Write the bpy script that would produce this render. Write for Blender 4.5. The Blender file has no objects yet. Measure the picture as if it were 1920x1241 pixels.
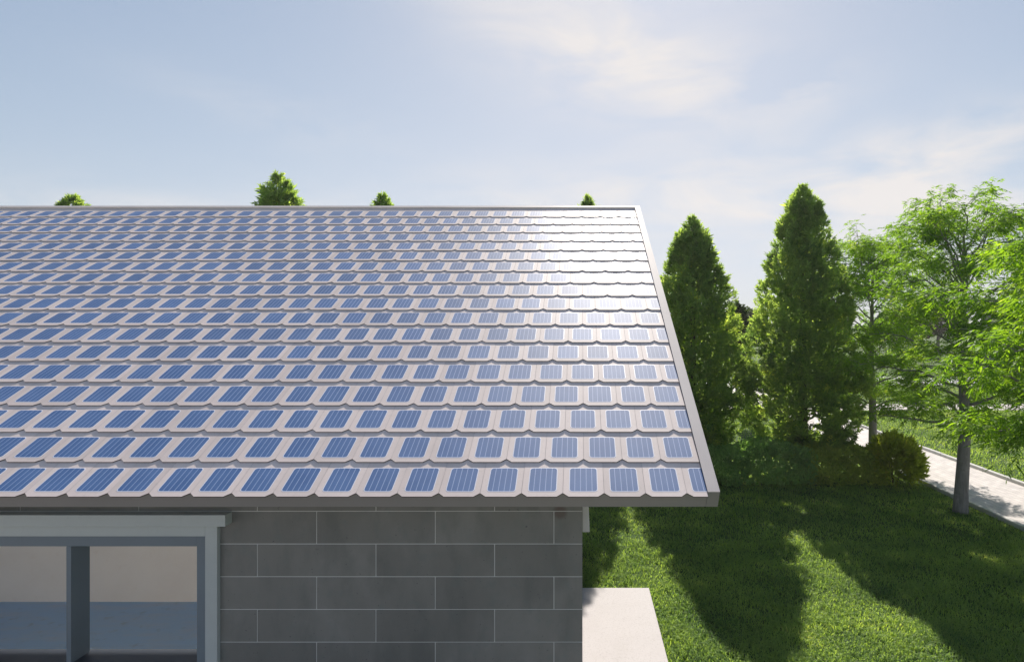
import bpy, math, random
import numpy as np
R = math.radians
C = bpy.context.scene.collection
rng = np.random.default_rng(7)

# ------------------------------------------------------------------ helpers
def tag(o, label=None, cat=None, group=None, kind=None):
    if label: o['label'] = label
    if cat: o['category'] = cat
    if group: o['group'] = group
    if kind: o['kind'] = kind
    return o

def empty(name, loc=(0, 0, 0), rz=0.0, scale=(1, 1, 1)):
    o = bpy.data.objects.new(name, None)
    o.location = loc; o.rotation_euler = (0, 0, rz); o.scale = scale
    o.empty_display_size = .2
    C.objects.link(o)
    return o

class MB:
    """collects faces of one mesh object"""
    def __init__(s): s.v = []; s.f = []; s.m = []
    def poly(s, pts, m=0):
        b = len(s.v); s.v += [tuple(p) for p in pts]; s.f.append(tuple(range(b, b + len(pts)))); s.m.append(m)
    def hull(s, p, m=0):      # p: 8 corners, bottom ring then top ring
        b = len(s.v); s.v += [tuple(q) for q in p]
        for q in ((3, 2, 1, 0), (4, 5, 6, 7), (0, 1, 5, 4), (1, 2, 6, 5), (2, 3, 7, 6), (3, 0, 4, 7)):
            s.f.append(tuple(b + i for i in q)); s.m.append(m)
    def box(s, x0, x1, y0, y1, z0, z1, m=0, T=None):
        p = [(x0, y0, z0), (x1, y0, z0), (x1, y1, z0), (x0, y1, z0), (x0, y0, z1), (x1, y0, z1), (x1, y1, z1), (x0, y1, z1)]
        if T: p = [T(*q) for q in p]
        s.hull(p, m)
    def tube(s, pts, rad, n=8, m=0, cap=True):
        b = len(s.v); P = [np.array(p, float) for p in pts]
        for i, p in enumerate(P):
            t = (P[min(i + 1, len(P) - 1)] - P[max(i - 1, 0)]); t = t / (np.linalg.norm(t) + 1e-9)
            a = np.cross(t, (0.31, 0.95, 0.02)); a /= np.linalg.norm(a) + 1e-9; c = np.cross(t, a)
            for k in range(n):
                an = 2 * math.pi * k / n
                s.v.append(tuple(p + rad[i] * (math.cos(an) * a + math.sin(an) * c)))
        for i in range(len(P) - 1):
            for k in range(n):
                s.f.append((b + i * n + k, b + i * n + (k + 1) % n, b + (i + 1) * n + (k + 1) % n, b + (i + 1) * n + k)); s.m.append(m)
        if cap:
            s.f.append(tuple(b + (len(P) - 1) * n + k for k in range(n))); s.m.append(m)
            s.f.append(tuple(b + k for k in reversed(range(n)))); s.m.append(m)
    def mesh(s, name, mats, smooth=False, bevel=0):
        me = bpy.data.meshes.new(name); me.from_pydata(s.v, [], s.f)
        for m in mats: me.materials.append(m)
        me.polygons.foreach_set('material_index', s.m)
        if smooth: me.polygons.foreach_set('use_smooth', [True] * len(s.f))
        me.update(); return me
    def build(s, name, mats, parent=None, smooth=False, bevel=0):
        if not isinstance(mats, (list, tuple)): mats = [mats]
        o = bpy.data.objects.new(name, s.mesh(name, mats, smooth)); C.objects.link(o)
        if parent: o.parent = parent
        if bevel:
            b = o.modifiers.new('bevel', 'BEVEL'); b.width = bevel; b.segments = 2; b.limit_method = 'ANGLE'; b.angle_limit = R(40)
        return o

def npmesh(name, V, nper, mats):
    """V: (N*nper,3) loose polygons of nper verts"""
    V = np.asarray(V, np.float32).reshape(-1, 3); n = len(V) // nper
    me = bpy.data.meshes.new(name)
    me.vertices.add(len(V)); me.vertices.foreach_set('co', V.ravel())
    me.loops.add(len(V)); me.loops.foreach_set('vertex_index', np.arange(len(V), dtype=np.int32))
    me.polygons.add(n); me.polygons.foreach_set('loop_start', np.arange(0, len(V), nper, dtype=np.int32))
    for m in mats: me.materials.append(m)
    me.update(calc_edges=True); me.validate()
    return me

def link(name, me, parent=None):
    o = bpy.data.objects.new(name, me); C.objects.link(o)
    if parent: o.parent = parent
    return o

# ------------------------------------------------------------------ materials
def mat(name, base, rough=.6, spec=.4, noise=None, bump=None, metallic=0.0, streak=None):
    """noise: list of (scale, colour2, lo, hi, amount) mixed over base; bump: (scale, strength, distance)"""
    m = bpy.data.materials.new(name); m.use_nodes = True
    nt = m.node_tree; N = nt.nodes; L = nt.links; b = N['Principled BSDF']
    b.inputs['Base Color'].default_value = (*base, 1); b.inputs['Roughness'].default_value = rough
    b.inputs['Specular IOR Level'].default_value = spec; b.inputs['Metallic'].default_value = metallic
    tc = N.new('ShaderNodeTexCoord'); co = tc.outputs['Object']
    cur = None
    for (sc, c2, lo, hi, amt) in (noise or []):
        mp = N.new('ShaderNodeMapping'); L.new(co, mp.inputs[0])
        if isinstance(sc, (tuple, list)): mp.inputs['Scale'].default_value = sc; s1 = 1.0
        else: s1 = sc
        n = N.new('ShaderNodeTexNoise'); n.inputs['Scale'].default_value = s1; n.inputs['Detail'].default_value = 6
        n.inputs['Roughness'].default_value = .6
        L.new(mp.outputs[0], n.inputs['Vector'])
        mr = N.new('ShaderNodeMapRange'); mr.interpolation_type = 'SMOOTHSTEP'
        mr.inputs[1].default_value = lo; mr.inputs[2].default_value = hi; mr.inputs[4].default_value = amt
        L.new(n.outputs['Fac'], mr.inputs[0])
        mx = N.new('ShaderNodeMix'); mx.data_type = 'RGBA'
        L.new(mr.outputs[0], mx.inputs[0])
        if cur: L.new(cur, mx.inputs[6])
        else: mx.inputs[6].default_value = (*base, 1)
        mx.inputs[7].default_value = (*c2, 1); cur = mx.outputs[2]
    if cur: L.new(cur, b.inputs['Base Color'])
    if bump:
        n = N.new('ShaderNodeTexNoise'); n.inputs['Scale'].default_value = bump[0]; n.inputs['Detail'].default_value = 5
        L.new(co, n.inputs['Vector'])
        bp = N.new('ShaderNodeBump'); bp.inputs['Strength'].default_value = bump[1]; bp.inputs['Distance'].default_value = bump[2]
        L.new(n.outputs['Fac'], bp.inputs['Height']); L.new(bp.outputs[0], b.inputs['Normal'])
    return m

def leaf_mat(name, ca, cb, trans_col, tmix=.45, scale=1.2, cc=None):
    m = bpy.data.materials.new(name); m.use_nodes = True
    nt = m.node_tree; N = nt.nodes; L = nt.links; N.remove(N['Principled BSDF']); out = N['Material Output']
    tc = N.new('ShaderNodeTexCoord'); n = N.new('ShaderNodeTexNoise'); n.inputs['Scale'].default_value = scale; n.inputs['Detail'].default_value = 3
    L.new(tc.outputs['Object'], n.inputs['Vector'])
    g = N.new('ShaderNodeNewGeometry')
    ad = N.new('ShaderNodeMath'); ad.operation = 'MULTIPLY_ADD'; ad.inputs[1].default_value = .55; L.new(g.outputs['Random Per Island'], ad.inputs[0])
    mr = N.new('ShaderNodeMapRange'); mr.inputs[1].default_value = .3; mr.inputs[2].default_value = .7; mr.inputs[3].default_value = -.1; mr.inputs[4].default_value = .6
    L.new(n.outputs['Fac'], mr.inputs[0]); L.new(mr.outputs[0], ad.inputs[2])
    cr = N.new('ShaderNodeValToRGB'); L.new(ad.outputs[0], cr.inputs[0])
    cr.color_ramp.elements[0].color = (*ca, 1); cr.color_ramp.elements[1].color = (*cb, 1)
    if cc:
        e = cr.color_ramp.elements.new(.93); e.color = (*cb, 1); cr.color_ramp.elements[2].color = (*cc, 1)
    d = N.new('ShaderNodeBsdfPrincipled'); d.inputs['Roughness'].default_value = .55; d.inputs['Specular IOR Level'].default_value = .22
    L.new(cr.outputs[0], d.inputs['Base Color'])
    t = N.new('ShaderNodeBsdfTranslucent')
    mx = N.new('ShaderNodeMix'); mx.data_type = 'RGBA'; mx.blend_type = 'MULTIPLY'; mx.inputs[0].default_value = 1
    sc = N.new('ShaderNodeVectorMath'); sc.operation = 'SCALE'; sc.inputs['Scale'].default_value = 1.0
    L.new(cr.outputs[0], sc.inputs[0]); L.new(sc.outputs[0], mx.inputs[6]); mx.inputs[7].default_value = (*trans_col, 1)
    L.new(mx.outputs[2], t.inputs['Color'])
    ms = N.new('ShaderNodeMixShader'); ms.inputs[0].default_value = tmix
    L.new(d.outputs[0], ms.inputs[1]); L.new(t.outputs[0], ms.inputs[2]); L.new(ms.outputs[0], out.inputs[0])
    return m

M = {}
M['tile'] = mat('roof tile', (.86, .72, .655), .62, .3, noise=[(2.3, (.76, .64, .58), .4, .7, .5), (26, (.68, .57, .51), .52, .75, .4)], bump=(90, .12, .004))
def vary(m, lo, hi):
    N = m.node_tree.nodes; L = m.node_tree.links; b = N['Principled BSDF']; src = b.inputs['Base Color'].links[0].from_socket
    g = N.new('ShaderNodeNewGeometry'); mr = N.new('ShaderNodeMapRange'); mr.inputs[3].default_value = lo; mr.inputs[4].default_value = hi
    L.new(g.outputs['Random Per Island'], mr.inputs[0]); v = N.new('ShaderNodeVectorMath'); v.operation = 'SCALE'; L.new(src, v.inputs[0]); L.new(mr.outputs[0], v.inputs['Scale']); L.new(v.outputs[0], b.inputs['Base Color'])
vary(M['tile'], .90, 1.04)
M['tile_edge'] = mat('roof tile edge', (.10, .085, .075), .8)
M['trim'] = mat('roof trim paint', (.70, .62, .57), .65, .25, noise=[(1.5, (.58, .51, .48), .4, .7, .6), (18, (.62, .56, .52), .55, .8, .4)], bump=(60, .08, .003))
M['deck'] = mat('roof deck', (.62, .58, .54), .85)
M['fascia'] = mat('fascia shaded trim', (.27, .25, .24), .6, .3, noise=[(1.5, (.24, .225, .215), .4, .7, .6)])  # same trim as the verge top, its shade put into a darker colour
M['soffit'] = mat('roof soffit boards', (.5, .48, .46), .7)
M['block'] = mat('concrete block', (.19, .183, .167), .62, .35, noise=[
    ((1.6, 1.6, 1.1), (.25, .242, .225), .42, .70, .7), ((3.2, 3.2, 1.3), (.12, .122, .114), .46, .72, .6),
    (9, (.16, .175, .165), .5, .75, .5), (38, (.05, .052, .055), .66, .71, .75)], bump=(30, .15, .004))
def stain(m, c, rad, col, amt):
    N = m.node_tree.nodes; L = m.node_tree.links; b = N['Principled BSDF']; src = b.inputs['Base Color'].links[0].from_socket
    tc = N.new('ShaderNodeTexCoord'); d = N.new('ShaderNodeVectorMath'); d.operation = 'DISTANCE'; L.new(tc.outputs['Object'], d.inputs[0]); d.inputs[1].default_value = c
    mr = N.new('ShaderNodeMapRange'); mr.interpolation_type = 'SMOOTHSTEP'; mr.inputs[1].default_value = rad * 1.25; mr.inputs[2].default_value = rad * .5; mr.inputs[3].default_value = 0; mr.inputs[4].default_value = amt
    L.new(d.outputs['Value'], mr.inputs[0]); mx = N.new('ShaderNodeMix'); mx.data_type = 'RGBA'; L.new(mr.outputs[0], mx.inputs[0]); L.new(src, mx.inputs[6]); mx.inputs[7].default_value = (*col, 1)
    L.new(mx.outputs[2], b.inputs['Base Color'])
vary(M['block'], .9, 1.1); stain(M['block'], (-.19, 5.6, 2.44), .07, (.10, .06, .045), .6)
M['mortar'] = mat('block mortar', (.66, .65, .62), .8, .2)
M['plaster'] = mat('window surround plaster', (.50, .525, .51), .6, .3, noise=[(1.4, (.44, .465, .455), .4, .7, .7), (20, (.46, .485, .475), .5, .75, .5)], bump=(80, .1, .002))
M['plaster_light'] = mat('door surround plaster', (.85, .78, .8), .6, .3, noise=[(3, (.8, .74, .75), .4, .7, .7)])
M['frame'] = mat('window frame paint', (.17, .205, .235), .5, .4, noise=[(2, (.15, .18, .21), .4, .7, .6)])
M['sill'] = mat('window sill slate', (.045, .055, .075), .4, .5, noise=[(4, (.03, .04, .055), .4, .7, .7)])
M['inner_wall'] = mat('interior plaster', (.84, .79, .73), .85, .2, noise=[(1.3, (.78, .72, .66), .42, .7, .6), (6, (.74, .66, .58), .55, .75, .4)], bump=(14, .1, .004))
M['inner_floor'] = mat('interior polished floor', (.31, .52, .82), .4, .5, noise=[((1.2, 4, 1), (.42, .53, .72), .42, .7, .7), (7, (.22, .27, .35), .55, .75, .4)])
M['terrace'] = mat('terrace stone', (.50, .475, .475), .75, .2, noise=[(2.5, (.46, .435, .43), .4, .7, .7), (55, (.38, .355, .35), .5, .7, .8)], bump=(70, .25, .004))
M['patio'] = mat('patio paving', (.6, .55, .5), .8, .2, noise=[(1.5, (.54, .5, .46), .4, .7, .7)])
M['kerb'] = mat('kerb concrete', (.55, .54, .52), .8, .2, noise=[(5, (.42, .41, .39), .45, .75, .7)], bump=(40, .3, .005))
M['ground'] = mat('lawn soil', (.06, .11, .03), .95, .1, noise=[(.8, (.07, .11, .03), .4, .7, .8), (9, (.035, .05, .015), .45, .7, .8)], bump=(20, .6, .03))
M['asphalt'] = mat('road asphalt', (.42, .42, .43), .85, .2, noise=[(1.5, (.36, .36, .37), .4, .7, .8)], bump=(60, .3, .005))
M['bark'] = mat('tree bark', (.28, .26, .255), .85, .2, noise=[((14, 14, 2.5), (.20, .185, .18), .42, .62, .85), (5, (.4, .38, .36), .55, .75, .6)], bump=(26, .7, .02))
M['bark_dark'] = mat('conifer bark', (.09, .065, .05), .9, .2, noise=[((12, 12, 3), (.05, .038, .03), .45, .65, .8)], bump=(24, .6, .02))
M['far_wall'] = mat('far house render', (.34, .32, .36), .8, .2, noise=[(.6, (.3, .28, .32), .4, .7, .7)])
M['far_roof'] = mat('far house roof', (.16, .15, .17), .7, .3, noise=[(1.2, (.12, .11, .13), .4, .7, .7)])
M['glass'] = mat('far window glass', (.03, .04, .05), .08, .6)
M['cypress'] = leaf_mat('conifer foliage', (.08, .16, .07), (.29, .40, .14), (2.4, 2.2, .9), .6, 1.3, (.56, .6, .2))
M['leaf'] = leaf_mat('ash foliage', (.07, .17, .02), (.24, .40, .045), (1.9, 1.8, .5), .58, .9, (.46, .55, .18))
M['leaf_far'] = leaf_mat('distant foliage', (.03, .06, .02), (.08, .13, .035), (1.4, 1.4, .6), .35, .4)
M['hedge'] = leaf_mat('hedge foliage', (.16, .30, .11), (.42, .60, .2), (1.2, 1.4, .6), .35, 2)
M['olive'] = leaf_mat('olive shrub foliage', (.24, .33, .07), (.54, .60, .13), (1.2, 1.3, .4), .35, 2)
M['gold'] = leaf_mat('golden shrub foliage', (.22, .27, .04), (.52, .56, .09), (1.25, 1.35, .45), .4, 3, (.52, .46, .08))
M['grass'] = leaf_mat('grass blades', (.085, .18, .065), (.33, .46, .13), (1.75, 1.65, .65), .52, .9, (.55, .62, .22))

def paver_mat():
    m = mat('path pavers', (.6, .56, .54), .75, .3)
    N = m.node_tree.nodes; L = m.node_tree.links; b = N['Principled BSDF']
    tc = N.new('ShaderNodeTexCoord'); br = N.new('ShaderNodeTexBrick')
    mp = N.new('ShaderNodeMapping'); mp.inputs['Rotation'].default_value = (0, 0, R(90)); L.new(tc.outputs['Object'], mp.inputs[0]); L.new(mp.outputs[0], br.inputs['Vector'])
    br.inputs['Scale'].default_value = 1; br.inputs['Brick Width'].default_value = .3; br.inputs['Row Height'].default_value = .15
    br.inputs['Mortar Size'].default_value = .006; br.inputs['Color1'].default_value = (.62, .575, .55, 1); br.inputs['Color2'].default_value = (.54, .5, .48, 1)
    br.inputs['Mortar'].default_value = (.36, .33, .31, 1)
    n = N.new('ShaderNodeTexNoise'); n.inputs['Scale'].default_value = 3; n.inputs['Detail'].default_value = 6; L.new(tc.outputs['Object'], n.inputs['Vector'])
    mx = N.new('ShaderNodeMix'); mx.data_type = 'RGBA'; mx.blend_type = 'MULTIPLY'; mx.inputs[0].default_value = .5
    L.new(br.outputs['Color'], mx.inputs[6]); L.new(n.outputs['Fac'], mx.inputs[7])
    sc = N.new('ShaderNodeVectorMath'); sc.operation = 'SCALE'; sc.inputs['Scale'].default_value = 1.25; L.new(mx.outputs[2], sc.inputs[0])
    L.new(sc.outputs[0], b.inputs['Base Color'])
    bp = N.new('ShaderNodeBump'); bp.inputs['Strength'].default_value = .5; bp.inputs['Distance'].default_value = .006; bp.invert = True
    L.new(br.outputs['Fac'], bp.inputs['Height']); L.new(bp.outputs[0], b.inputs['Normal'])
    return m
M['paver'] = paver_mat()

def cell_mat():
    m = mat('photovoltaic cell', (.05, .15, .40), .60, .4)
    N = m.node_tree.nodes; L = m.node_tree.links; b = N['Principled BSDF']
    uv = N.new('ShaderNodeUVMap'); sp = N.new('ShaderNodeSeparateXYZ'); L.new(uv.outputs[0], sp.inputs[0])
    def mth(op, a, b_=None, c=None):
        q = N.new('ShaderNodeMath'); q.operation = op
        for i, v in enumerate((a, b_, c)):
            if v is None: continue
            if isinstance(v, (int, float)): q.inputs[i].default_value = v
            else: L.new(v, q.inputs[i])
        return q.outputs[0]
    # four bus bars
    x5 = mth('MULTIPLY', sp.outputs[0], 5.0); fr = mth('FRACT', mth('ADD', x5, .5)); dx = mth('ABSOLUTE', mth('SUBTRACT', fr, .5))
    bar = mth('LESS_THAN', dx, .06)
    inn = mth('MULTIPLY', mth('GREATER_THAN', sp.outputs[0], .1), mth('LESS_THAN', sp.outputs[0], .9)); bar = mth('MULTIPLY', bar, inn)
    y = mth('FRACT', mth('MULTIPLY', sp.outputs[1], 34.0)); fing = mth('MULTIPLY', mth('LESS_THAN', y, .25), .22)
    tc = N.new('ShaderNodeTexCoord'); g = N.new('ShaderNodeNewGeometry')
    n = N.new('ShaderNodeTexNoise'); n.inputs['Scale'].default_value = 3.1; n.inputs['Detail'].default_value = 4; L.new(g.outputs['Position'], n.inputs['Vector'])
    cr = N.new('ShaderNodeValToRGB'); L.new(n.outputs['Fac'], cr.inputs[0])
    cr.color_ramp.elements[0].position = .35; cr.color_ramp.elements[0].color = (.06, .145, .34, 1)
    cr.color_ramp.elements[1].position = .65; cr.color_ramp.elements[1].color = (.085, .18, .39, 1)
    m1 = N.new('ShaderNodeMix'); m1.data_type = 'RGBA'; L.new(fing, m1.inputs[0]); L.new(cr.outputs[0], m1.inputs[6]); m1.inputs[7].default_value = (.2, .33, .6, 1)
    m2 = N.new('ShaderNodeMix'); m2.data_type = 'RGBA'; L.new(bar, m2.inputs[0]); L.new(m1.outputs[2], m2.inputs[6]); m2.inputs[7].default_value = (.36, .46, .68, 1)
    L.new(m2.outputs[2], b.inputs['Base Color'])
    return m
M['cell'] = cell_mat(); vary(M['cell'], .88, 1.1)
M['cell_rim'] = mat('panel rim', (.88, .88, .95), .4, .5)

# ------------------------------------------------------------------ camera, sun, sky
H = 4.2
cam = bpy.data.cameras.new('camera'); co = bpy.data.objects.new('camera', cam); C.objects.link(co)
co.location = (0, 0, H); co.rotation_euler = (R(90), 0, 0)
cam.sensor_width = 36; cam.lens = 1119 / 1920 * 36; cam.shift_x = -128 / 1920; cam.shift_y = -12.5 / 1920
cam.clip_end = 3000; cam.clip_start = .05
sc = bpy.context.scene; sc.camera = co
SUN_EL, SUN_AZ = 36.1, 5.0      # azimuth clockwise from +Y (right of the view axis)
sl = bpy.data.lights.new('sun', 'SUN'); sl.energy = 5.0; sl.angle = R(.6); sl.color = (1, .925, .83)
so = bpy.data.objects.new('sun', sl); C.objects.link(so)
so.rotation_euler = (R(90 - SUN_EL), 0, R(180 - SUN_AZ))
so.location = (2, 20, 14)
w = bpy.data.worlds.new('World'); sc.world = w; w.use_nodes = True
N = w.node_tree.nodes; L = w.node_tree.links; bg = N['Background']
sky = N.new('ShaderNodeTexSky'); sky.sky_type = 'NISHITA'; sky.sun_disc = False
sky.sun_elevation = R(SUN_EL); sky.sun_rotation = R(SUN_AZ); sky.altitude = 100
sky.air_density = 1.0; sky.dust_density = .4; sky.ozone_density = 2.5
tc = N.new('ShaderNodeTexCoord')
def M_(op, a, b=None, c=None):
    q = N.new('ShaderNodeMath'); q.operation = op
    for i, v in enumerate((a, b, c)):
        if v is None: continue
        if isinstance(v, (int, float)): q.inputs[i].default_value = v
        else: L.new(v, q.inputs[i])
    return q.outputs[0]
sp = N.new('ShaderNodeSeparateXYZ'); L.new(tc.outputs['Generated'], sp.inputs[0])
zc = M_('ADD', M_('MAXIMUM', sp.outputs[2], 0.0), .12)
u = M_('DIVIDE', sp.outputs[0], zc); v = M_('DIVIDE', sp.outputs[1], zc)
cv = N.new('ShaderNodeCombineXYZ'); L.new(M_('ARCTAN2', sp.outputs[0], sp.outputs[1]), cv.inputs[0]); L.new(M_('ARCSINE', sp.outputs[2]), cv.inputs[1])
mp = N.new('ShaderNodeMapping'); mp.inputs['Rotation'].default_value = (0, 0, R(17)); mp.inputs['Scale'].default_value = (4.2, 13, 1); L.new(cv.outputs[0], mp.inputs[0])
n1 = N.new('ShaderNodeTexNoise'); n1.inputs['Scale'].default_value = 1.1; n1.inputs['Detail'].default_value = 9; n1.inputs['Roughness'].default_value = .55; n1.inputs['Distortion'].default_value = .5
L.new(mp.outputs[0], n1.inputs['Vector'])
# cloud banks: soft regions of the dome where the cirrus gathers (direction space)
def bank(az, el, ra, re, rot, amp):
    """az/el centre in degrees, radii in degrees"""
    a = M_('MULTIPLY', M_('ARCTAN2', sp.outputs[0], sp.outputs[1]), 180 / math.pi)
    e = M_('MULTIPLY', M_('ARCSINE', sp.outputs[2]), 180 / math.pi)
    da = M_('SUBTRACT', a, az); de = M_('SUBTRACT', e, el)
    c, s = math.cos(R(rot)), math.sin(R(rot))
    p = M_('DIVIDE', M_('ADD', M_('MULTIPLY', da, c), M_('MULTIPLY', de, s)), ra)
    q = M_('DIVIDE', M_('SUBTRACT', M_('MULTIPLY', de, c), M_('MULTIPLY', da, s)), re)
    r2 = M_('ADD', M_('MULTIPLY', p, p), M_('MULTIPLY', q, q))
    return M_('MULTIPLY', M_('EXPONENT', M_('MULTIPLY', r2, -1.0)), amp)
banks = [bank(5, 23, 14, 4.2, -14, .9), bank(20, 20.5, 3.6, 1.4, 0, .8), bank(-4, 33, 12, 7, -20, .35), bank(33, 15, 10, 2.2, 6, .5),
         bank(12, 12, 22, 3.0, 0, .7), bank(36, 8, 26, 5, 0, .7), bank(-40, 8, 22, 2.2, 4, .45), bank(-25, 17, 10, 2, -10, .2)]
tot = banks[0]
for b in banks[1:]: tot = M_('ADD', tot, b)
nz = M_('MULTIPLY', M_('SUBTRACT', n1.outputs['Fac'], .36), 3.6)
nz = M_('MINIMUM', M_('MAXIMUM', nz, 0.0), 1.0)
cl = M_('MINIMUM', M_('MULTIPLY', M_('MULTIPLY', tot, nz), 1.2), .9)
hs = N.new('ShaderNodeHueSaturation'); hs.inputs['Saturation'].default_value = .84; L.new(sky.outputs[0], hs.inputs['Color'])
cm = N.new('ShaderNodeMix'); cm.data_type = 'RGBA'; L.new(cl, cm.inputs[0]); L.new(hs.outputs[0], cm.inputs[6])
cm.inputs[7].default_value = (5.6, 5.35, 5.25, 1)
# soft ceiling on the glow round the sun
vm = N.new('ShaderNodeVectorMath'); vm.operation = 'MULTIPLY'; L.new(hs.outputs[0], vm.inputs[0]); L.new(hs.outputs[0], vm.inputs[1])
v2 = N.new('ShaderNodeVectorMath'); v2.operation = 'MULTIPLY_ADD'; L.new(vm.outputs[0], v2.inputs[0]); v2.inputs[1].default_value = (1 / 28, 1 / 31, 1 / 40); v2.inputs[2].default_value = (1, 1, 1)
sx = N.new('ShaderNodeSeparateXYZ'); L.new(v2.outputs[0], sx.inputs[0]); cx = N.new('ShaderNodeCombineXYZ')
for i in range(3): L.new(M_('SQRT', sx.outputs[i]), cx.inputs[i])
v3 = N.new('ShaderNodeVectorMath'); v3.operation = 'DIVIDE'; L.new(hs.outputs[0], v3.inputs[0]); L.new(cx.outputs[0], v3.inputs[1]); L.new(v3.outputs[0], cm.inputs[6])
L.new(cm.outputs[2], bg.inputs['Color']); bg.inputs['Strength'].default_value = .097
sc.view_settings.view_transform = 'Standard'; sc.view_settings.look = 'None'; sc.view_settings.exposure = .64; sc.view_settings.gamma = 1
try:
    sc.cycles.max_bounces = 8; sc.cycles.diffuse_bounces = 5; sc.cycles.transmission_bounces = 5; sc.cycles.use_denoising = True
except Exception: pass

# ------------------------------------------------------------------ setting
g = MB(); g.poly([(-1500, -1500, 0), (1500, -1500, 0), (1500, 1500, 0), (-1500, 1500, 0)]); tag(g.build('ground', M['ground']), kind='structure')
p = MB(); p.box(9.12, 11.46, -10, 70, -.1, .012); tag(p.build('path', M['paver']), kind='structure')
p = MB(); p.box(-60, 9.12, 29.2, 31.4, -.1, .008); p.box(11.46, 60, 29.2, 31.4, -.1, .008); tag(p.build('cross_path', M['paver']), kind='structure')
p = MB(); p.box(-200, 300, 41, 48, -.1, .02); tag(p.build('road', M['asphalt']), kind='structure')
def kerb_run(name, x0, x1, segs):
    k = MB()
    for (a, b) in segs:
        y = a
        while y < b - .05:
            e = min(y + 1.0, b); k.box(x0, x1, y + .004, e - .004, -.1, .10 + .003 * math.sin(y * 3.1)); y = e
    o = k.build(name, M['kerb'], bevel=.02); tag(o, kind='structure'); return o
kerb_run('path_kerb', 9.0, 9.118, [(-6, 29.2), (31.4, 40.9)])
kerb_run('path_kerb', 11.462, 11.58, [(-6, 29.2), (31.4, 40.9)])
p = MB(); p.box(-30, .02, -40, 5.59, -.1, .03); tag(p.build('patio', M['patio']), kind='structure')
# terrace slab beside the house
t = MB(); t.box(.024, 1.066, 3.2, 9.26, -.1, .12); o = t.build('terrace_slab', M['terrace'], bevel=.008); tag(o, 'pale stone terrace slab lying on the grass along the grey block wall', 'terrace')

# ------------------------------------------------------------------ house
TH = math.atan(.5514); ct, st = math.cos(TH), math.sin(TH)
Y0 = 5.047; Z0 = -.007 + .5514 * Y0
def RT(x, s, n): return (x, Y0 + s * ct - n * st, Z0 + s * st + n * ct)
house = empty('house', (0, 0, 0)); tag(house, 'grey concrete block house under a pale roof of blue solar tiles', 'house')
XL, XR = -12.9, 1.076; WX = .02; WL = -12.2; WY = 5.6; BY = 11.3
def roofz(y, n=-.16): # height of the underside of the roof at depth y
    return Z0 + (y - Y0) * .5514 + n / ct
# block wall, facing the camera
wall = MB(); bh, bw = .3066, 1.1136
zj = 2.448; xj = (593.6 - 1088) / 199.8
ox0, ox1, oz0, oz1 = -6.03, -3.49, 1.02, 2.23      # window opening (outer edge of frame)
dx0, dx1, dz1 = -10.6, -7.6, 2.3                   # added unseen opening out of frame, lets sky light into the room
wall_top = roofz(WY) - .01
def cut(x0, x1, z0, z1):
    """subtract the openings from a block rectangle"""
    rects = [(x0, x1, z0, z1)]
    for (a, b, c, d) in ((ox0, ox1, oz0, oz1), (dx0, dx1, -1, dz1)):
        new = []
        for (p0, p1, q0, q1) in rects:
            if p1 <= a or p0 >= b or q1 <= c or q0 >= d: new.append((p0, p1, q0, q1)); continue
            if p0 < a: new.append((p0, a, q0, q1))
            if p1 > b: new.append((b, p1, q0, q1))
            m0, m1 = max(p0, a), min(p1, b)
            if q0 < c: new.append((m0, m1, q0, c))
            if q1 > d: new.append((m0, m1, d, q1))
        rects = new
    return rects
k0 = -8
for r in range(-8, 2):
    z0 = zj + (r - 1) * bh; z1 = z0 + bh
    z0 = max(z0, -.1); z1 = min(z1, wall_top)
    if z1 - z0 < .02: continue
    off = xj if (r % 2 == 0) else xj + bw / 2
    x = off - 12 * bw
    while x < WX:
        a, b = max(x, WL), min(x + bw, WX)
        if b - a > .01:
            for (p0, p1, q0, q1) in cut(a, b, z0, z1):
                e = .0042; pr = random.Random(int((p0 + 50) * 977 + q0 * 131)).uniform(0, .0015)
                xa, xb = p0 + (e if p0 == x else 0), p1 - (e if p1 == x + bw else 0)
                wall.box(xa, xb, WY - pr, WY + .05, q0 + e, q1 - e)
        x += bw
for (p0, p1, q0, q1) in cut(WL, WX - .001, -.1, wall_top - .002): wall.box(p0, p1, WY + .0035, WY + .2, q0, q1, 1)
wo = wall.build('wall', [M['block'], M['mortar']], house, bevel=0)
# side, rear and partition walls
sw = MB()
def side(x0, x1, ya, yb, zb, m): # wall piece following the roof slope
    sw.hull([(x0, ya, zb), (x1, ya, zb), (x1, yb, zb), (x0, yb, zb), (x0, ya, roofz(ya) - .01), (x1, ya, roofz(ya) - .01), (x1, yb, roofz(yb) - .01), (x0, yb, roofz(yb) - .01)], m)
DY0, DY1 = 6.25, 8.8
side(-.18, WX, WY + .2, DY0, -.1, 0); side(-.18, WX, DY0, DY1, 2.12, 0); side(-.18, WX, DY1, BY, -.1, 0)
side(WL, WL + .2, WY + .2, BY, -.1, 0)
sw.box(WL + .2, -.18, BY - .2, BY, -.1, 3.3); sw.box(WL + .2, -.18, BY - .2, BY, 5.1, roofz(BY) - .1)
for (a_, b_) in ((WL + .2, -11), (-.5, -.18)): sw.box(a_, b_, BY - .2, BY, 3.3, 5.1)   # added unseen rear opening between piers, sun bounces in to brighten the room
sw.build('wall', M['block'], house)
iw = MB()
iw.box(WL + .2, -.18, 9.0, 9.12, .0, 2.62)      # far wall of the room
iw.box(WL + .2, WL + .26, WY + .2, 9.0, 0, 2.62)
for (p0, p1, q0, q1) in cut(WL + .26, -.182, .01, 2.6): iw.box(p0, p1, WY + .2, WY + .215, q0, q1)

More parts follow.
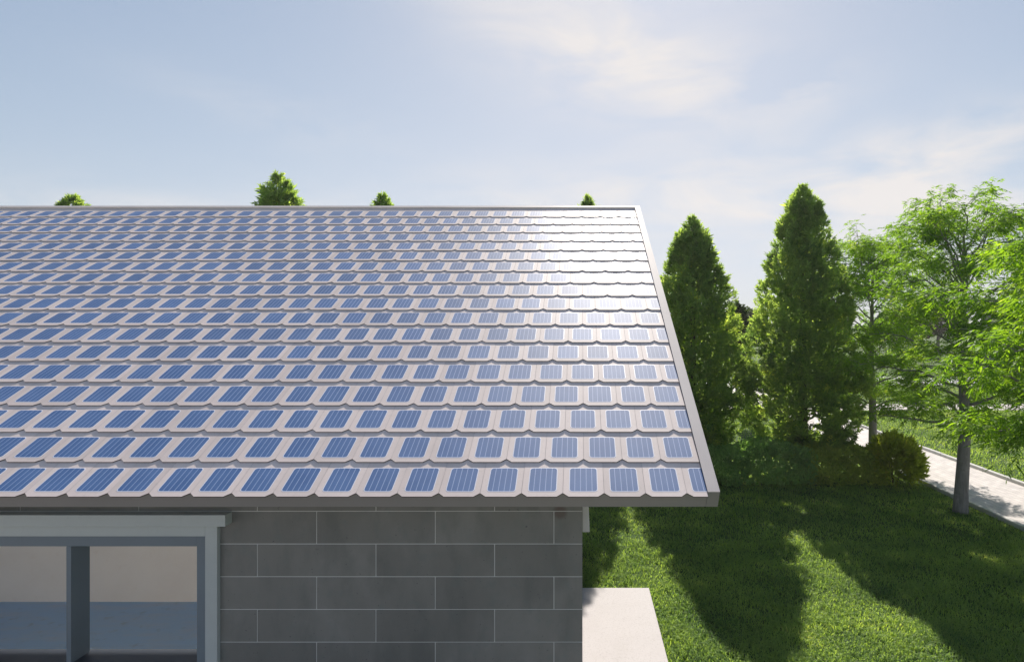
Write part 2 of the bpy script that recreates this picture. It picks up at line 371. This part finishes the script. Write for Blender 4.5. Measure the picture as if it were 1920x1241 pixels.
iw.build('inner_wall', M['inner_wall'], house)
fl = MB(); fl.box(WL + .2, -.18, WY + .2, 9.0, -.05, .02); fl.box(-.18, WX, DY0, DY1, -.05, .02); fl.box(dx0, dx1, WY, WY + .2, -.05, .02)
fl.build('floor', M['inner_floor'], house)
# window: surround, lintel, frame, mullion, sill
win = MB()
jx = (407 - 1088) / 1119 * 5.55
win.box(ox1, jx, WY - .05, WY + .002, .9, 2.34); win.box(-6.03 - (jx - ox1), ox0, WY - .05, WY + .002, .9, 2.34)
win.box(ox0, ox1, WY - .05, WY + .002, 2.23, 2.34)
wsur = win.build('window', M['plaster'], house, bevel=.003)
li = MB(); li.box(-6.03 - .223, (422 - 1088) / 1119 * 5.49, WY - .11, WY + .002, 2.34, 2.447); li.build('lintel', M['plaster'], wsur, bevel=.004)
fr = MB(); fx = (369 - 1088) / 1119 * 5.555
fr.box(fx, ox1 - .001, WY - .045, WY + .218, 1.04, 2.229); fr.box(ox0 + .001, ox0 + (ox1 - fx), WY - .045, WY + .218, 1.04, 2.229)
fr.box(ox0 + (ox1 - fx), fx, WY - .045, WY + .218, 2.136, 2.229); fr.build('window_frame', M['frame'], wsur, bevel=.002)
mu = MB(); mu.box((124 - 1088) / 1119 * 5.555, (133 - 1088) / 1119 * 5.555, WY - .044, WY + .17, 1.042, 2.134); mu.build('mullion', M['frame'], wsur, bevel=.002)
sl_ = MB(); sl_.box(ox0 - .0, ox1 + .0, WY - .07, WY + .22, .98, 1.04); sl_.build('sill', M['sill'], wsur, bevel=.003)
# side door surround with its projecting header
dr = MB()
dr.hull([(WX + .002, 5.98, 2.12), (.094, 5.98, 2.12), (.094, 9.0, 2.12), (WX + .002, 9.0, 2.12), (WX + .002, 5.98, 2.5), (.08, 5.98, 2.5), (.08, 9.0, 2.5), (WX + .002, 9.0, 2.5)])
dr.box(-.18, WX - .012, DY0 + .002, DY0 + .08, .12, 2.118); dr.box(-.18, WX - .012, DY1 - .08, DY1 - .002, .12, 2.118)
dr.build('door_surround', M['plaster_light'], house, bevel=.004)

# roof -------------------------------------------------------------------
e = .424; tw = .35; NR = 18; nd = -.013; S1 = 7.81
tl = MB()
tl.box(XL, XR, .03, S1 - .01, -.155, nd, 2, RT)
def tile_poly(x0, x1, s0, s1, full_r):
    a = .05; b = .042; gp = .0012
    xa, xb = x0 + gp, x1 - gp
    P = [(xa, s0), (xa + a, s0 - b)]
    P += ([(xb - a, s0 - b), (xb, s0)] if full_r else [(xb, s0 - b)])
    return P, [(xb, s1), (xa, s1)]
def nof(s, s0, jit): # height of the tile face: lower edge lifted on the course beneath
    return -.0105 * ((s - s0 + .042) / (e + .042)) + jit
panels = []
rr = random.Random(3)
for r in range(NR):
    s0 = r * e; s1 = (r + 1) * e + .03 if r < NR - 1 else S1 - .11
    bx = .902 if r % 2 == 0 else .730
    k = 0
    while True:
        x0 = bx - k * tw; x1 = min(x0 + tw, XR)
        k += 1
        if x0 < XL: break
        full = (x1 == x0 + tw); jit = rr.uniform(-.0006, .0006)
        lo, up = tile_poly(x0, x1, s0, s1, full)
        tl.poly([RT(x, s, nof(s, s0, jit)) for (x, s) in lo + up], 0)
        for (pa, pb) in zip(lo[:-1], lo[1:]):
            tl.poly([RT(pa[0], pa[1], nof(pa[1], s0, jit)), RT(pa[0], pa[1], -.0100 + nof(pa[1], s0, 0)), RT(pb[0], pb[1], -.0100 + nof(pb[1], s0, 0)), RT(pb[0], pb[1], nof(pb[1], s0, jit))], 1)
        panels.append((r, x0, x1, s0, jit))
    # the last column needs a piece on odd rows
    if bx + tw < XR - .01: pass
roof = tl.build('roof', [M['tile'], M['tile_edge'], M['deck']], house)
rb = MB(); rb.box(XR + .002, 1.182, .002, S1 + .002, .0065, .012, 0, RT); rb.box(XR + .003, 1.180, .0, S1, -.16, .0063, 1, RT); rb.build('verge_board', [M['trim'], M['fascia']], roof)  # one board: sunlit top and shaded body painted as two tones
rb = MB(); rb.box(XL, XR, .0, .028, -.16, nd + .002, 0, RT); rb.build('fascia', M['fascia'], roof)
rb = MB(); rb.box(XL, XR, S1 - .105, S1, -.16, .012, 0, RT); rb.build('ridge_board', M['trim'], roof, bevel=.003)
# solar cells: local frame x across, y up the slope
def rrect(x0, x1, y0, y1, r, cutr=False, n=5):
    P = []
    cs = [(x1 - r, y1 - r, 0), (x0 + r, y1 - r, 90), (x0 + r, y0 + r, 180), (x1 - r, y0 + r, 270)]
    for (cx, cy, a) in cs:
        if cutr and a in (0, 270):
            P += [(x1, y1 if a == 0 else y0)] * 1
            continue
        for i in range(n + 1):
            an = R(a + 90 * i / n); P.append((cx + r * math.cos(an), cy + r * math.sin(an)))
    return P
pw, ph = .246, .298; rim = .0065
def panel_geo(x1c=None):
    """returns list of (pts3, material, uvs) for one cell, lower left corner at the origin"""
    xr = pw if x1c is None else x1c
    cutr = x1c is not None
    o_ = rrect(0, xr, 0, ph, .03, cutr); i_ = rrect(rim, xr - (0 if cutr else rim), rim, ph - rim, .025, cutr)
    F = []
    F.append(([(x, y, .0009) for (x, y) in i_], 0, [(x / pw, y / ph) for (x, y) in i_]))
    n = len(o_)
    for a in range(n):
        b = (a + 1) % n
        F.append(([(*o_[a], .0007), (*o_[b], .0007), (*i_[b], .0009), (*i_[a], .0009)], 1, [(0, 0)] * 4))
        F.append(([(*o_[a], -.002), (*o_[b], -.002), (*o_[b], .0007), (*o_[a], .0007)], 1, [(0, 0)] * 4))
    return F
def panel_mesh(name, items):
    """items: list of (geo, transform)"""
    v, f, mi, uv = [], [], [], []
    for geo, T in items:
        for pts, m, us in geo:
            b = len(v); v += [T(*q) if T else q for q in pts]; f.append(tuple(range(b, b + len(pts)))); mi.append(m); uv += us
    me = bpy.data.meshes.new(name); me.from_pydata(v, [], f); me.materials.append(M['cell']); me.materials.append(M['cell_rim'])
    me.polygons.foreach_set('material_index', mi)
    ul = me.uv_layers.new(name='UVMap'); ul.data.foreach_set('uv', np.array(uv, np.float32).ravel())
    me.update(); return me
GEO = panel_geo(); me_full = panel_mesh('solar_panel', [(GEO, None)])
tilt = math.atan(.0105 / (e + .042))
def pan_T(x0, s0, jit):
    px = x0 + (tw - pw) / 2; ps = s0 + .016
    def T(x, y, z):
        s = ps + y; return RT(px + x, s, nof(s, s0, jit) + z)
    return T, px, ps
def visible(r, x0, s0):
    yy = Y0 + s0 * ct; return 1088 + x0 / yy * 1119 > -20
vis = [p for p in panels if visible(p[0], p[1] + tw, p[3])]
vis.sort(key=lambda p: (p[0], -p[1]))
near = vis[:100]; rest = [p for p in panels if p not in near]
cutc = .302 - .0
for (r, x0, x1, s0, jit) in near:
    T, px, ps = pan_T(x0, s0, jit)
    if px + pw > XR: me = panel_mesh('solar_panel', [(panel_geo(XR - px), None)])
    else: me = me_full
    o = link('solar_panel', me, roof); o.location = RT(px, ps, nof(ps, s0, jit)); o.rotation_euler = (TH - tilt, 0, 0)
items = []
for (r, x0, x1, s0, jit) in rest:
    T, px, ps = pan_T(x0, s0, jit)
    items.append((panel_geo(XR - px) if px + pw > XR else GEO, T))
o = link('solar_panel', panel_mesh('solar_panel', items), roof); o['kind'] = 'stuff'

# ------------------------------------------------------------------ foliage
def unit(a): return a / (np.linalg.norm(a, axis=-1, keepdims=True) + 1e-9)
def needles(P, D, n, ln, wd, spread, seed):
    """n narrow pointed leaves fanned round direction D at every point P -> (N*n, 4, 3) kites"""
    r = np.random.default_rng(seed); K = len(P)
    base = np.repeat(P, n, 0); d = np.repeat(D, n, 0)
    L_ = ln * r.uniform(.6, 1.2, (K * n, 1))
    start = base + d * r.uniform(-.35, .9, (K * n, 1)) * ln * 1.1
    dd = unit(d + spread * r.normal(size=(K * n, 3)))
    side = unit(np.cross(dd, r.normal(size=(K * n, 3)))) * wd * r.uniform(.6, 1.3, (K * n, 1))
    a = start; c = start + dd * L_; m = start + dd * L_ * .45
    return np.stack([a, m + side, c, m - side], 1)

def conifer_mesh(name, h, seed, prof, sprays=1500, holes=()):
    r = np.random.default_rng(seed)
    zs = np.array([p[0] for p in prof]) * h; ws = np.array([p[1] for p in prof]) * .965
    z = r.uniform(0, 1, sprays * 6); z = zs[0] + z * (zs[-1] - zs[0])
    wz = np.interp(z, zs, ws); keep = r.uniform(0, ws.max() + .35, len(z)) < wz + .35
    z = z[keep][:sprays * 2]; wz = np.interp(z, zs, ws)
    th = r.uniform(0, 2 * np.pi, len(z))
    lob = 1 + .10 * np.sin(3 * th + 2.1 * z + seed) + .09 * np.sin(5 * th - 3.4 * z + seed * 2) + .07 * np.sin(2 * th + 6.5 * z)
    rad = wz * lob * (1 - .45 * r.uniform(0, 1, len(z)) ** 2.2) - .05
    rad = np.maximum(rad, .02)
    # part of the foliage gathers into plumes at the branch tips
    K = 260; ct_ = r.integers(0, len(z), K); own = r.integers(0, K, len(z)); cl = r.uniform(0, 1, len(z)) < .62
    th = np.where(cl, th[ct_][own] + r.normal(size=len(z)) * .10 / np.maximum(rad, .3), th); z = np.where(cl, z[ct_][own] + r.normal(size=len(z)) * .12, z)
    z = np.clip(z, zs[0], zs[-1]); wz = np.interp(z, zs, ws)
    rad = np.where(cl, np.maximum(wz * (1.0 + .10 * np.sin(own * 7.7)) * (1 - .22 * r.uniform(0, 1, len(z)) ** 2) - .02, .02), rad * .97)
    out = np.stack([np.cos(th), np.sin(th), 0 * th], 1)
    P = np.stack([rad * np.cos(th), rad * np.sin(th), z], 1)
    up = .75 + .5 * (z / h)[:, None]
    D = unit(out + np.array([0, 0, 1]) * up + .25 * r.normal(size=(len(z), 3)))
    for (hx, hz, hr, sl) in holes:
        dd = np.hypot(P[:, 0] - sl * P[:, 1] - hx, (P[:, 2] - hz) * .8); k = dd > hr; P, D = P[k], D[k]
    V = needles(P, D, 30, .125, .0135, .75, seed + 5).reshape(-1, 4, 3)
    # dense inner foliage
    n2 = 2600; z = zs[0] + .2 + r.uniform(0, 1, n2) ** 1.25 * (zs[-1] - zs[0] - .7); wz = np.interp(z, zs, ws) * .66
    th = r.uniform(0, 2 * np.pi, n2); q = np.sqrt(r.uniform(.05, 1, n2)) * wz
    P2 = np.stack([q * np.cos(th), q * np.sin(th), z], 1)
    for (hx, hz, hr, sl) in holes:
        dd = np.hypot(P2[:, 0] - sl * P2[:, 1] - hx, (P2[:, 2] - hz) * .8); P2 = P2[dd > hr * 1.15]
    D2 = unit(np.stack([np.cos(th), np.sin(th), 1 + 0 * th], 1))[:len(P2)]
    V2 = needles(P2, D2, 6, .24, .034, .8, seed + 9).reshape(-1, 4, 3)
    return npmesh(name, np.concatenate([V, V2]), 4, [M['cypress']])

PROF = [(.05, .6), (.12, 1.05), (.19, 1.42), (.26, 1.6), (.36, 1.62), (.5, 1.42), (.63, 1.15), (.75, .93), (.85, .70), (.92, .46), (.97, .22), (1.0, .03)]
PROF2 = [(.05, .7), (.11, 1.2), (.18, 1.58), (.25, 1.7), (.33, 1.64), (.48, 1.5), (.62, 1.2), (.75, .92), (.86, .66), (.94, .46), (.975, .22), (1.0, .03)]
def conifer_trunk(h):
    t = MB(); t.tube([(0, 0, -.1), (.02, 0, .5), (.0, .02, h * .5), (0, 0, h * .93)], [.17, .14, .09, .02], 8); return t.mesh('trunk', [M['bark_dark']], True)
cm_a = conifer_mesh('crown', 7.5, 11, PROF, 1500)
cm_b = conifer_mesh('crown', 8.4, 23, PROF2, 1800, holes=((.30, 1.35, .20, .37), (.38, .95, .16, .37), (-.9, 1.3, .16, .33), (.45, 1.7, .1, .37)))
cm_c = conifer_mesh('crown', 8.2, 37, PROF, 1500)
tr_m = conifer_trunk(7.2)
YC = 17.0
cyps = [(3.21, YC, 7.16, cm_a, 7.5, .4, 1.0, 'narrow dark conifer right beside the sloping roof edge'),
        (6.33, YC, 8.05, cm_b, 8.4, 0.0, 1.0, 'tall broad conifer in the middle of the lawn edge, tallest of the garden trees'),
        (.20, YC, 7.78, cm_c, 8.2, 2.2, .74, 'conifer tip peeking over the roof ridge near its right end'),
        (-5.62, YC, 7.78, cm_a, 7.5, 1.3, .95, 'conifer tip showing over the ridge right of the taller one'),
        (-8.58, YC, 8.4, cm_c, 8.2, 4.1, 1.05, 'taller bushy conifer top standing well above the roof ridge'),
        (-14.46, YC, 7.78, cm_b, 8.4, 3.0, .95, 'low conifer tip over the far left end of the ridge')]
for (x, y, hh, me, h0, rz, sx, lab) in cyps:
    root = empty('conifer_tree', (x, y, 0), rz, (sx, sx, hh / h0)); tag(root, lab, 'tree', 'conifers in a row behind the house')
    link('trunk', tr_m, root); link('crown', me, root)

def bez(p0, p1, p2, n):
    t = np.linspace(0, 1, n)[:, None]; return (1 - t) ** 2 * p0 + 2 * t * (1 - t) * p1 + t ** 2 * p2
def ash_tree(name, loc, h, rad, seed, label, nlimb=34, leaf=1.0, base_r=.17, zlow=1.7, peaks=((0, 0),), dens=1.0, group=None):
    r = np.random.default_rng(seed); wood = MB(); tw_P, tw_D = [], []
    lean = np.array([r.uniform(-.04, .04), r.uniform(-.04, .04), 0])
    zt = np.linspace(-.1, h * .9, 12)
    tp = np.stack([lean[0] * (zt / h) * 2 + .02 * np.sin(zt * 1.3 + seed), lean[1] * (zt / h) * 2 + .04 * np.cos(zt * 1.7), zt], 1)
    tr = base_r * np.where(zt < .3, 1.0, 1) * (1 - .93 * np.clip(zt / (h * .9), 0, 1) ** 1.15); tr = np.maximum(tr, .012); tr[0] = base_r * 1.12; 
    z2 = np.array([.12, .4]);
    wood.tube(np.vstack([tp[:1], [[tp[0][0], tp[0][1], .10]], tp[1:]]), np.concatenate([[base_r * 1.15], [base_r * 1.06], tr[1:]]), 12)
    for i in range(nlimb):
        f = (i + .5) / nlimb; z = zlow + (h * .86 - zlow) * f ** .9
        az = i * 2.39996 + r.uniform(-.4, .4)
        # crown half width at this height
        prof = rad * (np.interp(f, [0, .12, .35, .6, .8, 1.0], [.8, 1.0, 1.0, .80, .60, .38]))
        ln = prof * r.uniform(.72, 1.12)
        rise = np.interp(f, [0, .3, 1], [.0, .25, .95]) * ln + r.uniform(-.1, .25)
        p0 = np.array([np.interp(z, zt, tp[:, 0]), np.interp(z, zt, tp[:, 1]), z])
        d = np.array([math.cos(az), math.sin(az), 0])
        p2 = p0 + d * ln + np.array([0, 0, rise]); p1 = p0 + d * ln * .55 + np.array([0, 0, rise * .9 + .18]) + r.normal(size=3) * .1
        B = bez(p0, p1, p2, 9); B[1:] += r.normal(size=(8, 3)) * .035
        r0 = (.018 + .028 * (1 - f)) * (base_r / .17)
        wood.tube(B, np.linspace(r0, .006, 9), 5, cap=False)
        nb = int((7 + 5 * (1 - f)) * dens)
        for j in range(nb):
            t = .28 + .72 * (j + r.uniform(0, 1)) / nb; k = min(int(t * 8), 7); q = B[k] + (B[k + 1] - B[k]) * (t * 8 - k)
            a2 = az + r.choice([-1, 1]) * r.uniform(.4, 1.3); l2 = r.uniform(.3, .75) * (1.15 - .35 * t) * (rad / 2) ** .5
            dd = np.array([math.cos(a2), math.sin(a2), r.uniform(-.15, .75)]); dd /= np.linalg.norm(dd)
            qe = q + dd * l2 + np.array([0, 0, -.12 * l2]); qm = q + dd * l2 * .5 + np.array([0, 0, .07])
            T = bez(q, qm, qe, 5); wood.tube(T, np.linspace(.008, .003, 5), 3, cap=False)
            for s_ in (1, 2, 3, 4):
                if s_ < 2 and r.uniform() < .5: continue
                tw_P.append(T[s_]); tw_D.append(dd)
    # leaders at the very top
    for (lx, ly) in peaks:
        z = h * .72; p0 = np.array([np.interp(z, zt, tp[:, 0]), np.interp(z, zt, tp[:, 1]), z])
        p2 = np.array([lx, ly, h - .15]); B = bez(p0, (p0 + p2) / 2 + np.array([lx * .3, ly * .3, -.1]), p2, 9)
        wood.tube(B, np.linspace(.03, .006, 9), 5, cap=False)
        for k in range(2, 9):
            for _ in range(4):
                dd = unit(r.normal(size=3) * np.array([1, 1, .5]) + np.array([0, 0, .4])); e_ = B[k] + dd * r.uniform(.15, .5)
                wood.tube([B[k], (B[k] + e_) / 2 + np.array([0, 0, .03]), e_], [.007, .005, .003], 3, cap=False)
                tw_P += [e_, (B[k] + e_) / 2]; tw_D += [dd, dd]
    P = np.array(tw_P); D = np.array(tw_D)
    # compound leaves: each a drooping rachis with paired leaflets
    per = 7; K = len(P) * per
    P = np.repeat(P, per, 0) + r.normal(size=(K, 3)) * .06; D = np.repeat(D, per, 0)
    dr = unit(D * .7 + r.normal(size=(K, 3)) * .75 * np.array([1, 1, .6]) + np.array([0, 0, .15]))
    Ln = .27 * leaf * r.uniform(.7, 1.2, (K, 1)); V = []

    sidev = unit(np.cross(dr, np.array([0, 0, 1.0]) + .3 * r.normal(size=(K, 3))))
    for j in range(9):
        t = (.25 + .75 * ((j // 2 + 1) / 5)) if j < 8 else 1.0
        sgn = 1 if j % 2 else -1
        b = P + dr * Ln * t + np.array([0, 0, -1]) * Ln * .45 * t * t
        ld = unit(dr * (.75 if j < 8 else 1) + (sidev * sgn * .85 if j < 8 else 0) + np.array([0, 0, -.55 - .3 * t]) + r.normal(size=(K, 3)) * .12)
        ll = .105 * leaf * r.uniform(.75, 1.2, (K, 1)); wv = unit(np.cross(ld, np.array([0, 0, 1.0]) + .7 * r.normal(size=(K, 3)))) * .0125 * leaf
        V.append(np.stack([b, b + ld * ll * .4 + wv, b + ld * ll, b + ld * ll * .4 - wv], 1))
    V = np.concatenate(V).reshape(-1, 4, 3)
    root = empty(name, loc); tag(root, label, 'tree', group)
    wood.build('trunk', M['bark'], root, smooth=True)
    link('crown', npmesh('crown', V, 4, [M['leaf']]), root)
    return len(V)
G = 'ash trees planted along the paved path'
nA = ash_tree('ash_tree', (8.52, 13.3, 0), 7.05, 2.05, 5, 'leafy green tree whose thick grey trunk stands by the path kerb', 44, .82, .15, 1.7, ((-.5, 0), (.75, .1)), .95, G)
nB = ash_tree('ash_tree', (8.68, 17.7, 0), 6.95, 1.75, 8, 'slimmer light green tree rising behind the golden shrub', 38, .82, .13, 1.6, ((-.45, 0), (.45, .1)), 1.05, G)
nC = ash_tree('ash_tree', (7.95, 8.9, 0), 5.3, 2.65, 15, 'nearest bright green tree, only its long leafy branches reaching in from the right edge', 38, .95, .16, 2.0, ((0, 0),), .95, G)
print('leaves', nA, nB, nC)

def blob_mesh(name, n, fn, nleaf, ln, wd, spread, seed, m, inner=.35):
    """fn(u1,u2,u3,r) -> points, outward dirs"""
    r = np.random.default_rng(seed); P, D = fn(n, r); V = needles(P, D, nleaf, ln, wd, spread, seed + 1)
    return npmesh(name, V, 4, [m])
def hedge_fn(lx, ly, h, bumps):
    def fn(n, r):
        x = r.uniform(-lx / 2, lx / 2, n); top = h * (.86 + .14 * np.sin(x * 2.3 + bumps) * np.sin(x * .9 + 1))
        face = r.uniform(0, 1, n); y = r.uniform(-ly / 2, ly / 2, n); z = r.uniform(.05, 1, n) * top
        f = face < .45; y = np.where(f, -ly / 2 * (1 - .35 * (z / top) ** 3) + .08 * np.sin(x * 5 + z * 4) + .12 * r.uniform(0, 1, n), y)
        g_ = (face >= .45) & (face < .8); z = np.where(g_, top * (1 - .12 * (2 * y / ly) ** 2) - .1 * r.uniform(0, 1, n), z)
        P = np.stack([x, y, z], 1); nrm = np.stack([.15 * r.normal(size=n), np.where(f, -1.0, y / ly), np.where(f, .45, 1.0)], 1)
        e_ = np.abs(x) > lx / 2 - .12; nrm[:, 0] += np.where(e_, np.sign(x), 0)
        return P, unit(nrm + .35 * r.normal(size=(n, 3)))
    return fn
def shrub(name, loc, me, label, cat, group=None, rz=0, s=1):
    root = empty(name, loc, rz, (s, s, s)); tag(root, label, cat, group)
    st = MB()
    for k in range(5):
        a = k * 1.3; st.tube([(0.05 * math.cos(a), .05 * math.sin(a), -.02), (.2 * math.cos(a), .2 * math.sin(a), .35), (.33 * math.cos(a), .3 * math.sin(a), .62)], [.02, .014, .006], 5)
    st.build('stem', M['bark_dark'], root, smooth=True); link('foliage', me, root)
    return root
shrub('hedge', (4.35, 16.1, 0), blob_mesh('foliage', 3600, hedge_fn(3.5, 1.3, 1.08, 0), 15, .065, .018, .8, 51, M['hedge']), 'dark green clipped hedge running under the two conifers', 'hedge')
shrub('hedge', (7.0, 16.08, 0), blob_mesh('foliage', 2000, hedge_fn(1.9, 1.25, 1.02, 2), 15, .065, .018, .8, 61, M['olive']), 'olive green hedge section between the dark hedge and the golden shrub', 'hedge')
def ball_fn(rx, ry, rz, zc, pw_=.5):
    def fn(n, r):
        d = unit(r.normal(size=(n, 3))); d[:, 2] = np.where(d[:, 2] < -.5, -d[:, 2], d[:, 2])
        q = (1 - .4 * r.uniform(0, 1, n) ** 2)[:, None] * (1 + .13 * np.sin(4 * d[:, :1] * 3 + d[:, 2:] * 7) * np.cos(5 * d[:, 1:2] * 2))
        return d * q * np.array([rx, ry, rz]) + np.array([0, 0, zc]), unit(d + .3 * r.normal(size=(n, 3)) + np.array([0, 0, .4]))
    return fn
shrub('golden_shrub', (8.25, 15.7, 0), blob_mesh('foliage', 1100, ball_fn(.60, .56, .62, .52), 12, .15, .024, .3, 71, M['gold']), 'spiky golden yellow shrub at the right end of the hedge beside the path', 'shrub')
# small round-headed tree seen between the two conifers
root = empty('round_tree', (7.07, 27, 0)); tag(root, 'small dark round-headed tree seen in the gap between the two conifers', 'tree')
t = MB(); t.tube([(0, 0, -.1), (.03, 0, 1.5), (0, 0, 3.6)], [.1, .08, .04], 8); t.build('trunk', M['bark'], root, smooth=True)
link('crown', blob_mesh('crown', 1500, ball_fn(.55, .55, 1.45, 3.5), 12, .14, .035, .8, 81, M['leaf_far']), root)

# distant trees on the horizon
far_me = [blob_mesh('crown', 1500, ball_fn(2.2, 2.2, 2.3, 3.3), 8, .3, .10, .8, 91 + i, M['leaf_far']) for i in range(3)]
ftr = MB(); ftr.tube([(0, 0, -.2), (.05, 0, 1.4), (0, 0, 3.5)], [.22, .17, .08], 8); ftr = ftr.mesh('trunk', [M['bark']], True)
for i, (x, y, s, lab) in enumerate([(17, 62, 1.0, 'distant round tree seen through the leaves between the conifer and the first slim tree'), (26, 66, 1.15, 'distant tree across the road behind the slim ash'),
                     (34, 64, 1.0, 'distant tree across the road behind the thick grey trunk'), (42, 70, 1.2, 'distant tree across the road left of the far grey house'),
                     (50, 66, 1.1, 'distant tree across the road just behind the far grey house'), (9, 72, .85, 'distant low tree far behind the tall broad conifer'), (58, 72, 1.2, 'distant tree beyond the grey house at the right edge')]):
    root = empty('distant_tree', (x, y, 0), i * 1.1, (s, s, s)); tag(root, lab, 'tree', 'distant trees across the road')
    link('trunk', ftr, root); link('crown', far_me[i % 3], root)

# far grey house behind the right-hand trees
fh = empty('far_house', (32.5, 37, 0)); tag(fh, 'grey rendered house with dark roof half hidden behind the trees at right', 'house')
b = MB(); b.box(-5.5, 5.5, -3.2, 3.2, -.1, 4.7); b.build('wall', M['far_wall'], fh)
b = MB()
b.hull([(-5.9, -3.7, 4.6), (5.9, -3.7, 4.6), (5.9, 3.7, 4.6), (-5.9, 3.7, 4.6), (-5.9, -.1, 6.3), (5.9, -.1, 6.3), (5.9, .1, 6.3), (-5.9, .1, 6.3)]); b.build('roof', M['far_roof'], fh)
for (wx, wz) in ((-4, 3), (-1.5, 3), (1.5, 3), (4, 3), (-4, .6), (1.5, .6)):
    b = MB(); b.box(wx - .65, wx + .65, -3.26, -3.19, wz - .08, wz + 1.38); wf = b.build('window', M['cell_rim'], fh)
    b = MB(); b.box(wx - .58, wx + .58, -3.275, -3.262, wz, wz + 1.3); b.build('pane', M['glass'], wf)

# ------------------------------------------------------------------ grass
def blades(name, x, y, hgt, wid, seed, kind_lab=None):
    r = np.random.default_rng(seed); n = len(x)
    a = r.uniform(0, 2 * np.pi, n); lean = r.uniform(.35, 1.5, n); h = hgt * r.uniform(.55, 1.25, n)
    d = np.stack([np.cos(a), np.sin(a)], 1); a2 = a + np.pi / 2 + r.normal(size=n) * .5; s = np.stack([np.cos(a2), np.sin(a2)], 1) * (wid * r.uniform(.6, 1.2, n))[:, None]
    b = np.stack([x, y], 1); z0 = np.zeros(n)
    m = b + d * (h * lean * .35)[:, None]; t = b + d * (h * lean)[:, None]
    hm = h * .6; ht = h * (1 - .25 * lean)
    V = np.empty((n, 5, 3), np.float32)
    V[:, 0, :2] = b - s; V[:, 0, 2] = z0; V[:, 1, :2] = b + s; V[:, 1, 2] = z0
    V[:, 2, :2] = m + s * .8; V[:, 2, 2] = hm; V[:, 3, :2] = t; V[:, 3, 2] = ht; V[:, 4, :2] = m - s * .8; V[:, 4, 2] = hm
    # quad + triangle sharing two verts keeps every blade one island
    me = bpy.data.meshes.new(name); me.vertices.add(n * 5); me.vertices.foreach_set('co', V.ravel())
    base = (np.arange(n) * 5)[:, None]
    idx = np.concatenate([base + np.array([[0, 1, 2, 4]]), base + np.array([[4, 2, 3]])], 1).astype(np.int32)
    me.loops.add(n * 7); me.loops.foreach_set('vertex_index', idx.ravel())
    ls = (np.arange(n) * 7)[:, None] + np.array([[0, 4]]); me.polygons.add(n * 2); me.polygons.foreach_set('loop_start', ls.ravel().astype(np.int32))
    me.materials.append(M['grass']); me.update(calc_edges=True)
    o = link(name, me); tag(o, kind_lab, 'grass', kind='stuff'); return o
r = np.random.default_rng(99)
def scatter(x0, x1, y0, y1, dens, k=True):
    n = int((x1 - x0) * (y1 - y0) * dens); return r.uniform(x0, x1, n), r.uniform(y0, y1, n)
def inview(x, y, m=1.2): return (x < .80 * y + m) & (x > -.1)
xs, ys = [], []
for (y0, y1, dn) in ((5.8, 8.5, 3200), (8.5, 11.5, 2300), (11.5, 17.5, 1300)):
    x, y = scatter(0, 9.0, y0, y1, dn); xs.append(x); ys.append(y)
x = np.concatenate(xs); y = np.concatenate(ys)
cl_ = np.sin(x * 5.1 + 1.3 * np.sin(y * 3.7)) * np.sin(y * 6.3 + x * 2.2)
k = inview(x, y) & (x < 8.93) & ~((x < 1.075) & (y < 9.27)) & (r.uniform(-1.6, 1, len(x)) < cl_ + .55)
x, y = x[k], y[k]
blades('grass', x, y, .078 + .022 * np.sin(x * 2.7 + y) * np.sin(y * 3.1 - x), .0062, 1, 'thick unmown lawn grass filling the garden between terrace, hedge and path')
xs, ys = [], []
for (x0, x1, y0, y1, dn) in ((11.6, 24, 13, 29, 260), (9.0, 9.0, 1, 1, 1), (4, 8.99, 17.5, 29, 160), (11.6, 28, 31.5, 40.5, 60), (2, 9, 31.5, 40.5, 60)):
    x, y = scatter(x0, x1, y0, y1, dn); xs.append(x); ys.append(y)
x = np.concatenate(xs); y = np.concatenate(ys); k = inview(x, y, 2.5)
blades('grass', x[k], y[k], .09, .012, 2, 'sunlit lawn grass on the far side of the paved path')
# thin sunlit air
def haze_box(dens):
    b = MB(); b.box(-120, 120, -60, 130, -1.0, 30); m = bpy.data.materials.new('haze'); m.use_nodes = True; nt = m.node_tree
    nt.nodes.remove(nt.nodes['Principled BSDF']); v = nt.nodes.new('ShaderNodeVolumePrincipled'); v.inputs['Density'].default_value = dens
    v.inputs['Color'].default_value = (1, .97, .93, 1); v.inputs['Anisotropy'].default_value = .3
    nt.links.new(v.outputs[0], nt.nodes['Material Output'].inputs['Volume']); tag(b.build('haze', m), kind='stuff')
haze_box(.0006)
